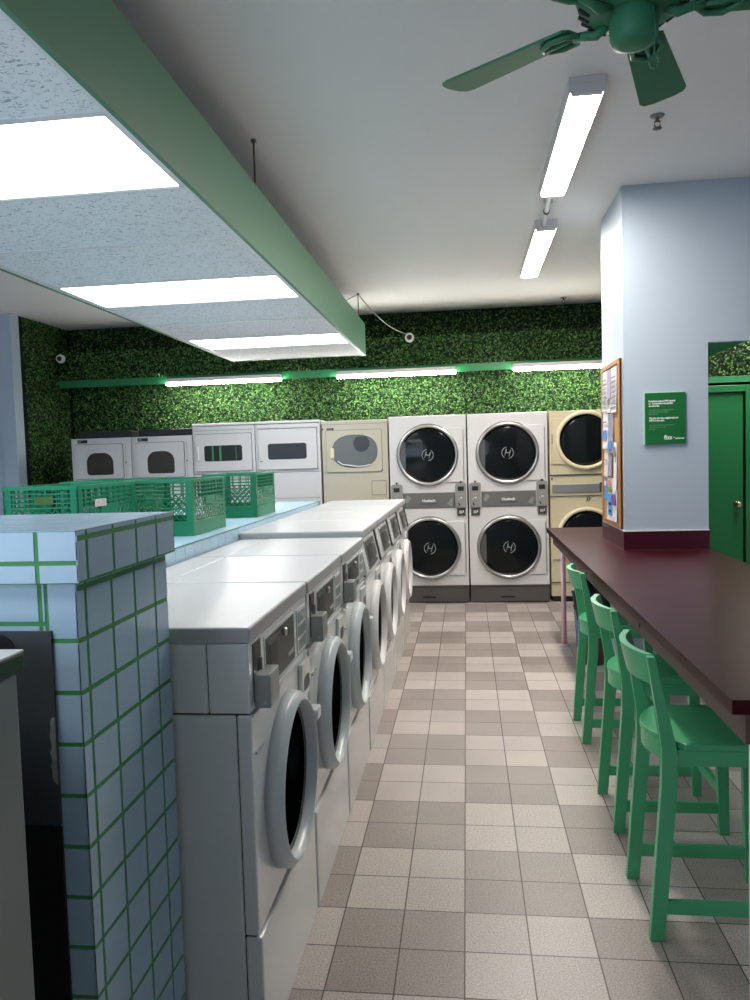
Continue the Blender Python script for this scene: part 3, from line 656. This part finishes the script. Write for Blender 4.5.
# beige single
def beige():
    x0, x1 = -1.492, -.803; e = empty('beige_dryer', 'beige dryer with an oval see-through door window between white dryers', 'dryer', ((x0 + x1) / 2, FY, 0)); h = (x1 - x0) / 2; cx = (x0 + x1) / 2
    b = MB(); b.box(-h, h, 0, .75, .05, 1.925, 'beige', .006); b.box(-h, h, -.002, .004, 1.885, 1.888, 'gasket'); b.box(-h + .01, h - .01, .03, .7, 0, .05, 'black'); b.build('cabinet', e)
    X = lambda v: v - cx
    b = MB(); b.prism(rrect(X(-1.452), X(-.862), 1.385, 1.828, .02), 'y', -.006, 0, 'gasket'); b.prism(rrect(X(-1.448), X(-.866), 1.389, 1.824, .02), 'y', -.014, 0, 'beige', .003); dd = b.build('door', e)
    b = MB(); b.prism(oval(X(-1.147), 1.603, .238, .172, 2.4), 'y', -.0155, -.010, 'gasket'); b.prism(oval(X(-1.147), 1.603, .230, .164, 2.4), 'y', -.018, -.012, 'drum'); b.build('door_window', dd)
    b = MB(); b.prism([p for p in oval(X(-1.075), 1.68, .085, .085, 2) if p[1] < 1.757], 'y', -.0195, -.017, 'drumdark')
    b.tube([(X(-1.33), -.018, 1.505), (X(-1.28), -.018, 1.468), (X(-1.2), -.018, 1.458), (X(-1.12), -.018, 1.442), (X(-1.05), -.018, 1.446), (X(-.98), -.018, 1.462)], .008, 'dwhite2', 6); b.build('drum_outline', dd)
    b = MB(); b.box(X(-1.405), X(-1.365), -.03, -.012, 1.53, 1.64, 'creamring', .008); b.build('door_handle', dd)
    b = MB(); b.prism(rrect(X(-.982), X(-.828), 1.140, 1.292, .006), 'y', -.003, 0, 'gasket'); b.prism(rrect(X(-.977), X(-.833), 1.145, 1.287, .005), 'y', -.006, 0, 'beige', .002); b.build('access_panel', e)
    b = MB(); b.box(X(-1.488), X(-1.473), -.004, 0, 1.830, 1.848, 'black'); b.box(X(-1.44), X(-1.365), -.004, 0, 1.830, 1.850, 'gasket'); b.box(X(-1.38), X(-1.366), -.006, 0, 1.828, 1.852, 'black'); b.build('control_label', e)
    b = MB(); b.box(X(-1.4), X(-1.1), -.02, 0, 1.086, 1.10, 'silver'); b.build('lower_rail', e)
beige()
# four white ones
def letterbox(x0, x1, lab, dark, left_handle):
    e = empty('white_dryer', lab, 'dryer', ((x0 + x1) / 2, FY, 0), 0, 'white dryers with letterbox windows'); h = (x1 - x0) / 2
    b = MB(); b.box(-h, h, 0, .75, .05, 1.915, 'dwhite2', .006); b.box(-h - .0, h + .0, -.012, .76, 1.918, 1.945, 'dwhite', .006); b.box(-h + .002, h - .002, -.002, .004, 1.404, 1.409, 'gasket'); b.box(-h + .02, h - .02, -.002, .004, 1.128, 1.133, 'panel2')
    b.box(-h + .01, h - .01, .03, .7, 0, .05, 'black'); b.box(-h + .01, h - .01, -.003, .004, 1.868, 1.871, 'gasket'); b.build('cabinet', e)
    dz = .03 if dark else 0
    b = MB(); b.prism(rrect(-h + .028, h - .030, 1.432 - 0, 1.835 + dz, .012), 'y', -.006, 0, 'gasket'); b.prism(rrect(-h + .033, h - .034, 1.437, 1.830 + dz, .012), 'y', -.020, 0, 'dwhite2', .005); dd = b.build('door', e)
    b = MB(); b.prism(rrect(-.21 , .205, 1.541, 1.708, .025), 'y', -.0215, -.015, 'greyglass'); wn = b.build('door_window', dd)
    if not dark:
        b = MB(); 
        for (a, c) in ((-.125, -.108), (-.045, -.022), (.135, .14)): b.box(a, c, -.0225, -.021, 1.546, 1.703, 'green_paint')
        b.build('window_stripes', wn)
    b = MB()
    if not dark: b.box(-h + .05, -h + .075, -.045, -.018, 1.55, 1.70, 'dwhite', .008)
    else: b.box(-h + .045, -h + .070, -.030, -.018, 1.56, 1.69, 'dwhite', .006); b.box(-h + .05, -h + .075, -.0215, -.019, 1.52, 1.53, 'gasket')
    b.build('door_handle', dd)
letterbox(-2.893, -2.214, 'white dryer whose wide door window shows green stripes', False, True)
letterbox(-2.208, -1.512, 'white dryer with a plain dark letterbox door window beside the beige dryer', True, True)
def dwin(x0, x1, lab):
    e = empty('white_dryer', lab, 'dryer', ((x0 + x1) / 2, FY, 0), 0, 'lower white dryers with arched windows'); h = (x1 - x0) / 2
    b = MB(); b.box(-h, h, 0, .72, .05, 1.828, 'dwhite2', .008); b.box(-h + .01, h - .01, .03, .7, 0, .05, 'black'); b.build('cabinet', e)
    b = MB(); b.box(-h + .06, h - .005, .05, .30, 1.828, 1.903, 'black', .008); b.build('rear_console', e)
    b = MB(); b.prism(rrect(-h + .05, h - .085, 1.385, 1.766, .02), 'y', -.006, 0, 'gasket'); b.prism(rrect(-h + .055, h - .09, 1.39, 1.761, .02), 'y', -.022, 0, 'dwhite2', .006); b.box(h - .062, h - .060, -.002, 0, 1.35, 1.766, 'gasket'); dd = b.build('door', e)
    b = MB(); b.prism(rrect(-.175, .140, 1.425, 1.678, (.11, .12, .05, .03)), 'y', -.0245, -.015, 'dwhite', .002); b.prism(rrect(-.155, .145, 1.43, 1.668, (.105, .10, .04, .025)), 'y', -.027, -.018, 'brown_glass'); b.build('door_window', dd)
    b = MB(); b.box(-h + .075, -h + .19, -.003, 0, 1.778, 1.812, 'black', .002); b.box(-h + .085, -h + .12, -.005, 0, 1.788, 1.802, 'panel2'); b.build('control_label', e)
    b = MB(); b.lathe([(0, 0), (.008, 0), (.008, .01), (0, .01)], 'gasket', 'y', (h - .06, 0, 1.56), 8); b.build('door_catch', dd)
dwin(-4.268, -3.590, 'lower white dryer with arched window, next to the bare hedge corner')
dwin(-3.582, -2.902, 'lower white dryer with arched window, directly beside the striped-window dryer')

# ------------------------------------------------------------------ counter with pink posts
e = empty('bar_counter', 'long maroon bar counter on pink posts wrapping the blue column', 'counter', (1.08, 4.3, 0))
def off(o): o.location = -Vector(o.parent.location); return o
X0, X1, Y0, Y1 = .66, 1.515, 2.0, 6.50
b = MB()
b.prism([(X0, Y0), (X1, Y0), (X1, 4.996), (.996, 4.996), (.996, 5.79), (X1, 5.79), (X1, Y1), (X0, Y1)], 'z', .862, .90, 'maroon')
off(b.build('counter_top', e))
b = MB(); b.box(X0 + .036, X0 + .06, Y0 + .01, Y1 - .12, .780, .862, 'apron', .002); b.box(X0 + .06, X1 - .01, Y0 + .012, Y0 + .036, .780, .862, 'maroon'); b.box(X1 - .03, X1 - .008, Y0 + .036, 4.99, .780, .862, 'apron'); b.box(X0 + .06, .99, Y1 - .145, Y1 - .12, .780, .862, 'apron')
for y in (3.2, 4.6): b.box(X0 + .03, X1 - .03, y, y + .03, .81, .862, 'apron')
off(b.build('apron', e))
b = MB(); b.box(X0 - .0005, X0 + .004, Y0, Y1, .896, .9005, 'chrome'); 
for (x, y) in ((.745, 2.07), (.742, 6.10), (.955, 4.90), (1.46, 2.07), (1.44, 6.2)):
    p = MB(); p.tube([(x, y, .012), (x, y, .780)], .019, 'pink', 20); p.lathe([(0, 0), (.034, 0), (.034, .006), (.022, .014), (0, .014)], 'pink', 'z', (x, y, 0), 20); off(p.build('post', e))

# ------------------------------------------------------------------ bar stools (slat stool, faces +x)
def stool():
    e = empty('bar_stool'); hw = .175
    for s in (-1, 1):
        y0, y1 = (s * hw - .014, s * hw + .014)
        b = MB()
        # rear leg and back post, one bent piece: outline in x,z
        out = [(-.245, 0), (-.200, 0), (-.158, .50), (-.155, .60), (-.222, .906), (-.246, .906), (-.202, .62), (-.206, .50)]
        b.prism(out, 'y', y0, y1, 'stool', .003); b.build('leg', e)
        b = MB(); b.hexa([(.165, y0, 0), (.205, y0, 0), (.205, y1, 0), (.165, y1, 0), (.150, y0, .565), (.198, y0, .565), (.198, y1, .565), (.150, y1, .565)], 'stool', .003); b.build('leg', e)
        b = MB(); b.box(-.222, .170, s * hw - .009, s * hw + .009, .086, .130, 'stool', .002); b.build('stretcher', e)
        b = MB(); b.box(-.155, .20, s * hw - .010, s * hw + .010, .563, .612, 'stool', .002); b.build('seat_rail', e)
    b = MB(); b.box(.170, .190, -hw + .014, hw - .014, .150, .192, 'stool', .002); b.build('stretcher', e)
    b = MB(); b.box(.176, .198, -hw + .01, hw - .01, .563, .612, 'stool', .002); b.build('seat_rail', e)
    # curved rear apron
    def arc(xb, bulge, th, z0, z1, zt=0.0, n=12, hwy=hw - .012):
        vs = []; fs = []
        for i in range(n + 1):
            t = -1 + 2 * i / n; y = t * hwy; x = xb - bulge * (1 - t * t)
            vs += [(x, y, z0), (x + th, y, z0), (x + th + zt, y, z1), (x + zt, y, z1)]
        for i in range(n):
            a = 4 * i; c = 4 * (i + 1)
            for k in range(4): fs.append((a + k, a + (k + 1) % 4, c + (k + 1) % 4, c + k))
        fs += [(0, 1, 2, 3), (4 * n + 3, 4 * n + 2, 4 * n + 1, 4 * n)]
        return vs, fs
    b = MB(); b.add(*arc(-.165, .056, .016, .560, .614), 'stool', False); b.build('seat_rail', e)
    # seat with bowed back edge
    pl = [(.215, -.190), (.215, .190), (-.135, .190)]; 
    for i in range(9):
        t = 1 - 2 * i / 8; pl.append((-.160 - .066 * (1 - t * t), t * (hw - .016)))
    pl.append((-.135, -.190))
    b = MB(); b.prism(pl, 'z', .613, .635, 'stool', .004); b.build('seat', e)
    # back rest
    b = MB(); b.add(*arc(-.224, .042, .022, .812, .909, -.022), 'stool', False); b.build('backrest', e)
    return e
st = stool(); GS = 'green bar stools along the counter'
sxs = (.785, .80, .82)
for i, (y, lab) in enumerate(((2.575, 'green wooden bar stool at the near end of the maroon counter'), (3.265, 'green wooden bar stool, middle one of the three at the counter'), (4.21, 'green wooden bar stool farthest along the counter, toward the bins'))):
    o = st if i == 0 else copy_tree(st); o.location = (sxs[i], y, 0); o.rotation_euler = (0, 0, (0, .01, 0)[i]); tag(o, lab, 'stool', GS)

# bins under the counter
e = empty('waste_bin', 'brown waste bin lined with a crumpled black bag under the counter', 'bin', (.885, 5.60, 0))
MB().lathe([(0, 0), (.085, 0), (.09, .01), (.105, .28), (.11, .40), (.10, .40), (.095, .30), (.0, .29)], 'bin_brown', 'z', (0, 0, 0), 32).build('bin_body', e)
b = MB(); n = 36; prof = [(.104, .30), (.118, .36), (.125, .44), (.120, .52), (.105, .59), (.07, .635), (.03, .65), (0, .65)]; vs = []; fs = []
for (r, z) in prof:
    for i in range(n):
        a = 2 * PI * i / n; w_ = 1 + .10 * math.sin(a * 5 + z * 22) + .06 * math.sin(a * 11 - z * 50); vs.append((r * w_ * math.cos(a), r * w_ * math.sin(a), z + .02 * math.sin(a * 3 + 1)))
for k in range(len(prof) - 1):
    for i in range(n): j = (i + 1) % n; fs.append((k * n + i, k * n + j, (k + 1) * n + j, (k + 1) * n + i))
b.add(vs, fs, 'bag', True); b.build('bin_bag', e)
e = empty('recycling_bin', 'blue recycling bin standing behind the brown waste bin', 'bin', (.935, 5.99, 0))
b = MB(); b.hexa([(-.10, -.09, 0), (.10, -.09, 0), (.10, .09, 0), (-.10, .09, 0), (-.125, -.11, .42), (.125, -.11, .42), (.125, .11, .42), (-.125, .11, .42)], 'bin_blue', .008); b.build('bin_body', e)
b = MB(); b.box(-.135, .135, -.12, .12, .415, .44, 'bin_blue', .008); b.build('bin_rim', e)

# ------------------------------------------------------------------ sign and notice board on the column
e = empty('green_sign', 'small square-cornered green sign with white lettering on the blue column', 'sign', (1.251, 4.998, 1.573))
b = MB(); b.box(-.132, .119, -.012, 0, -.003, .324, 'sign_edge', .001); b.box(-.126, .120, -.016, -.004, -.004, .318, 'sign', .001); b.build('sign_board', e)
T = lambda s, x, z, sz, m, bd=0.0, sx=1.0: text('lettering', s, (x, -.0165, z), sz, m, e, bold=bd, sx=sx)
T('Branchez-vous au Wi-Fi gratuit\net à la buanderie du quartier\nde votre fizz.', -.104, .262, .0150, 'text', .0007, .86)
T('Connectez-vous au réseau gratuit\net profitez de votre lavage\nsans attendre', -.104, .207, .0128, 'text_dim', 0, .86)
T('Plug into the free neighbourhood\nWi-Fi in fizz style.', -.100, .155, .0150, 'text', .0007, .86)
T('Connect to the free network and\nenjoy your wash while\nyou wait', -.100, .112, .0128, 'text_dim', 0, .86)
T('fizz', -.010, .026, .036, 'text', .0014); T('•', .046, .028, .024, 'text', .0008); T('pablo.net', .058, .026, .0140, 'text', .0006)

e = empty('notice_board', 'tall narrow cork notice board with wooden frame on the side of the blue column', 'notice board', (.999, 5.372, 1.026))
hy, H_ = .325, 1.10
b = MB(); b.box(-.012, 0, -hy, hy, 0, H_, 'cork'); b.build('cork_panel', e)
b = MB(); b.box(-.019, 0, -hy, -hy + .040, 0, H_, 'wood', .003); b.box(-.019, 0, hy - .045, hy, 0, H_, 'wood', .003); b.box(-.019, 0, -hy + .045, hy - .045, 0, .03, 'wood', .003); b.box(-.019, 0, -hy + .045, hy - .045, H_ - .03, H_, 'wood', .003); b.build('board_frame', e)
BX = .9845; PAP = []
def paper(y0, y1, z0, z1, m, lab, deco=None, dx=0.0, tilt=0.0):
    k0 = lambda v: 5.372 + (v - 5.425) * .84
    y0, y1 = k0(y0), k0(y1); ym, zm = (y0 + y1) / 2, (z0 + z1) / 2; y0, y1 = max(5.092, ym + (y0 - ym) * 1.22), min(5.652, ym + (y1 - ym) * 1.22); z0, z1 = max(1.060, zm + (z0 - zm) * 1.07), min(2.088, zm + (z1 - zm) * 1.07)
    dx += .0009 * (len(PAP) % 3); PAP.append(1)
    o = empty('paper_notice', lab, 'paper', (BX - .0012 - dx, (y0 + y1) / 2, (z0 + z1) / 2), 0, 'papers pinned to the notice board'); hy_, hz = (y1 - y0) / 2, (z1 - z0) / 2
    o.rotation_euler = (tilt, 0, 0)
    q = MB(); n = 8; vs = []; fs = []
    for i in range(n + 1):
        z = -hz + 2 * hz * i / n; bow = -.006 * (1 - (i / n)) ** 2
        vs += [(bow, -hy_, z), (bow, hy_, z), (bow - .0008, hy_, z), (bow - .0008, -hy_, z)]
    for i in range(n):
        for k_ in range(4): fs.append((4 * i + k_, 4 * i + (k_ + 1) % 4, 4 * i + 4 + (k_ + 1) % 4, 4 * i + 4 + k_))
    fs += [(0, 1, 2, 3), (4 * n, 4 * n + 1, 4 * n + 2, 4 * n + 3)]; q.add(vs, fs, m); q.build('sheet', o)
    if deco:
        q = MB()
        for (a0, a1, c0, c1, mm) in deco: q.box(-.0105, -.0072, -hy_ + 2 * hy_ * a0, -hy_ + 2 * hy_ * a1, -hz + 2 * hz * c0, -hz + 2 * hz * c1, mm)
        q.build('print', o)
    return o
lines = [(.1, .9, .1 + .11 * i, .13 + .11 * i, 'ink') for i in range(7)]
paper(5.16, 5.34, 1.80, 2.09, 'paper', 'white sheet with faint print, top of the notice board nearest the sign', lines)
paper(5.38, 5.50, 1.90, 2.08, 'paper_lav', 'lavender-grey sheet between the two top white notices', None)
paper(5.54, 5.71, 1.82, 2.08, 'paper', 'tall white sheet at the top corner of the board beside the hedge', lines)
paper(5.40, 5.52, 1.80, 1.895, 'paper', 'small white card under the lavender sheet', [(.2, .8, .5, .9, 'ink')])
paper(5.30, 5.50, 1.53, 1.78, 'paper_photo', 'dark photo flyer in the middle of the notice board', [(.2, .8, .1, .3, 'paper_blue')])
paper(5.53, 5.71, 1.56, 1.80, 'paper', 'white flyer with a blue block, middle of the board beside the hedge', [(.1, .9, .25, .5, 'paper_blue'), (.1, .9, .7, .74, 'ink')])
paper(5.53, 5.69, 1.36, 1.54, 'paper_cream', 'cream sheet hanging askew on the hedge side of the board', [(.2, .8, .6, .63, 'ink')], 0, .08)
paper(5.17, 5.27, 1.28, 1.58, 'paper', 'narrow white strip below the bare cork patch', [(.2, .8, .7, .9, 'ink'), ])
paper(5.36, 5.50, 1.37, 1.51, 'paper_photo', 'small brownish card beside the askew cream sheet', None)
paper(5.56, 5.69, 1.20, 1.35, 'paper_blue', 'small plain blue leaflet low on the board beside the hedge', [(.3, .7, .6, .8, 'paper')])
paper(5.32, 5.54, 1.062, 1.34, 'paper', 'large white poster with a blue block at the bottom of the board', [(.18, .72, .12, .62, 'paper_blue'), (.25, .8, .66, .78, 'ink_green'), (.3, .85, .80, .95, 'ink_orange'), (.25, .65, .2, .24, 'paper'), (.25, .65, .36, .42, 'paper')])
paper(5.17, 5.30, 1.07, 1.27, 'paper', 'white leaflet with a purple blot at the bottom of the board nearest the sign', [(.2, .9, .5, .85, 'ink_purple')])

# ------------------------------------------------------------------ grey cabinet and black panel in the foreground
e = empty('black_back_panel', 'black upright panel with a dark arched opening leaning on the tiled pedestal', 'panel', (-1.2225, 1.339, -.008))
b = MB(); hw_ = .43
ar = rrect(-.20, .255, .80, 1.232, (.20, .20, .01, .01), 10)
b.box(-hw_, hw_, 0.006, .0125, .013, .860, 'black', .001)
b.box(-hw_, hw_, 0.006, .0125, .8625, 1.243, 'blackm', .001); b.build('panel_sheet', e)
b = MB(); b.prism(rrect(-.30, .360, 1.185, 1.238, (.042, .042, .005, .005), 12), 'y', .002, .008, 'black'); b.build('arched_opening', e)
b = MB(); rnd = random.Random(3); L_ = []; zz = 1.03
for i in range(14): L_.append((hw_ - .006 - rnd.uniform(0, .005) - .003 * math.sin(PI * i / 13), 1.075 - .0095 * i))
b.prism([(hw_ - .001, 1.077)] + L_ + [(hw_ - .001, .945)], 'y', .003, .0075, 'scuff'); b.build('scuffed_patch', e)
e = empty('grey_cabinet', 'grey steel cabinet with pale top and dark green edge at the near corner', 'cabinet', (-1.049, .80, .012))
b = MB(); b.box(-.26, .272, -.75, .41, -.011, 1.185, 'steel', .008, 3); b.build('cabinet_body', e)
b = MB(); b.box(-.265, .280, -.76, .418, 1.187, 1.217, 'lidgreen', .003); b.build('edge_band', e)
b = MB(); b.box(-.265, .280, -.76, .418, 1.2172, 1.2215, 'lidtop', .001); b.build('cabinet_top', e)

# ------------------------------------------------------------------ world, camera
w = bpy.data.worlds.new('daylight'); sc.world = w; w.use_nodes = True
nt = w.node_tree; bg = nt.nodes['Background']; bg.inputs[0].default_value = (.62, .78, 1.0, 1); bg.inputs[1].default_value = 3.0

f_px = 760.0
cam = bpy.data.cameras.new('camera'); cam.sensor_fit = 'HORIZONTAL'; cam.sensor_width = 36; cam.lens = 36 * f_px / 750; cam.clip_start = .02
co = bpy.data.objects.new('camera', cam); COL.objects.link(co)
vY = Vector((466 - 375, -(453 - 500), -f_px)).normalized()
p1 = Vector((466 - 375, 47, -f_px)); p2 = Vector((1466 - 375, 47 + 30, -f_px)); up = p1.cross(p2)
if up.y < 0: up.negate()
up.normalize(); X = vY.cross(up)
co.matrix_world = Matrix.Translation((0, 0, 1.55)) @ Matrix((X, vY, up)).to_4x4()
sc.camera = co
vs_ = sc.view_settings; vs_.view_transform = 'Standard'; vs_.look = 'None'; vs_.gamma = 1; vs_.exposure = 0.84; vs_.use_curve_mapping = False
cy_ = sc.cycles; cy_.use_denoising = True; cy_.max_bounces = 6; cy_.diffuse_bounces = 4; cy_.glossy_bounces = 4; cy_.sample_clamp_indirect = 6
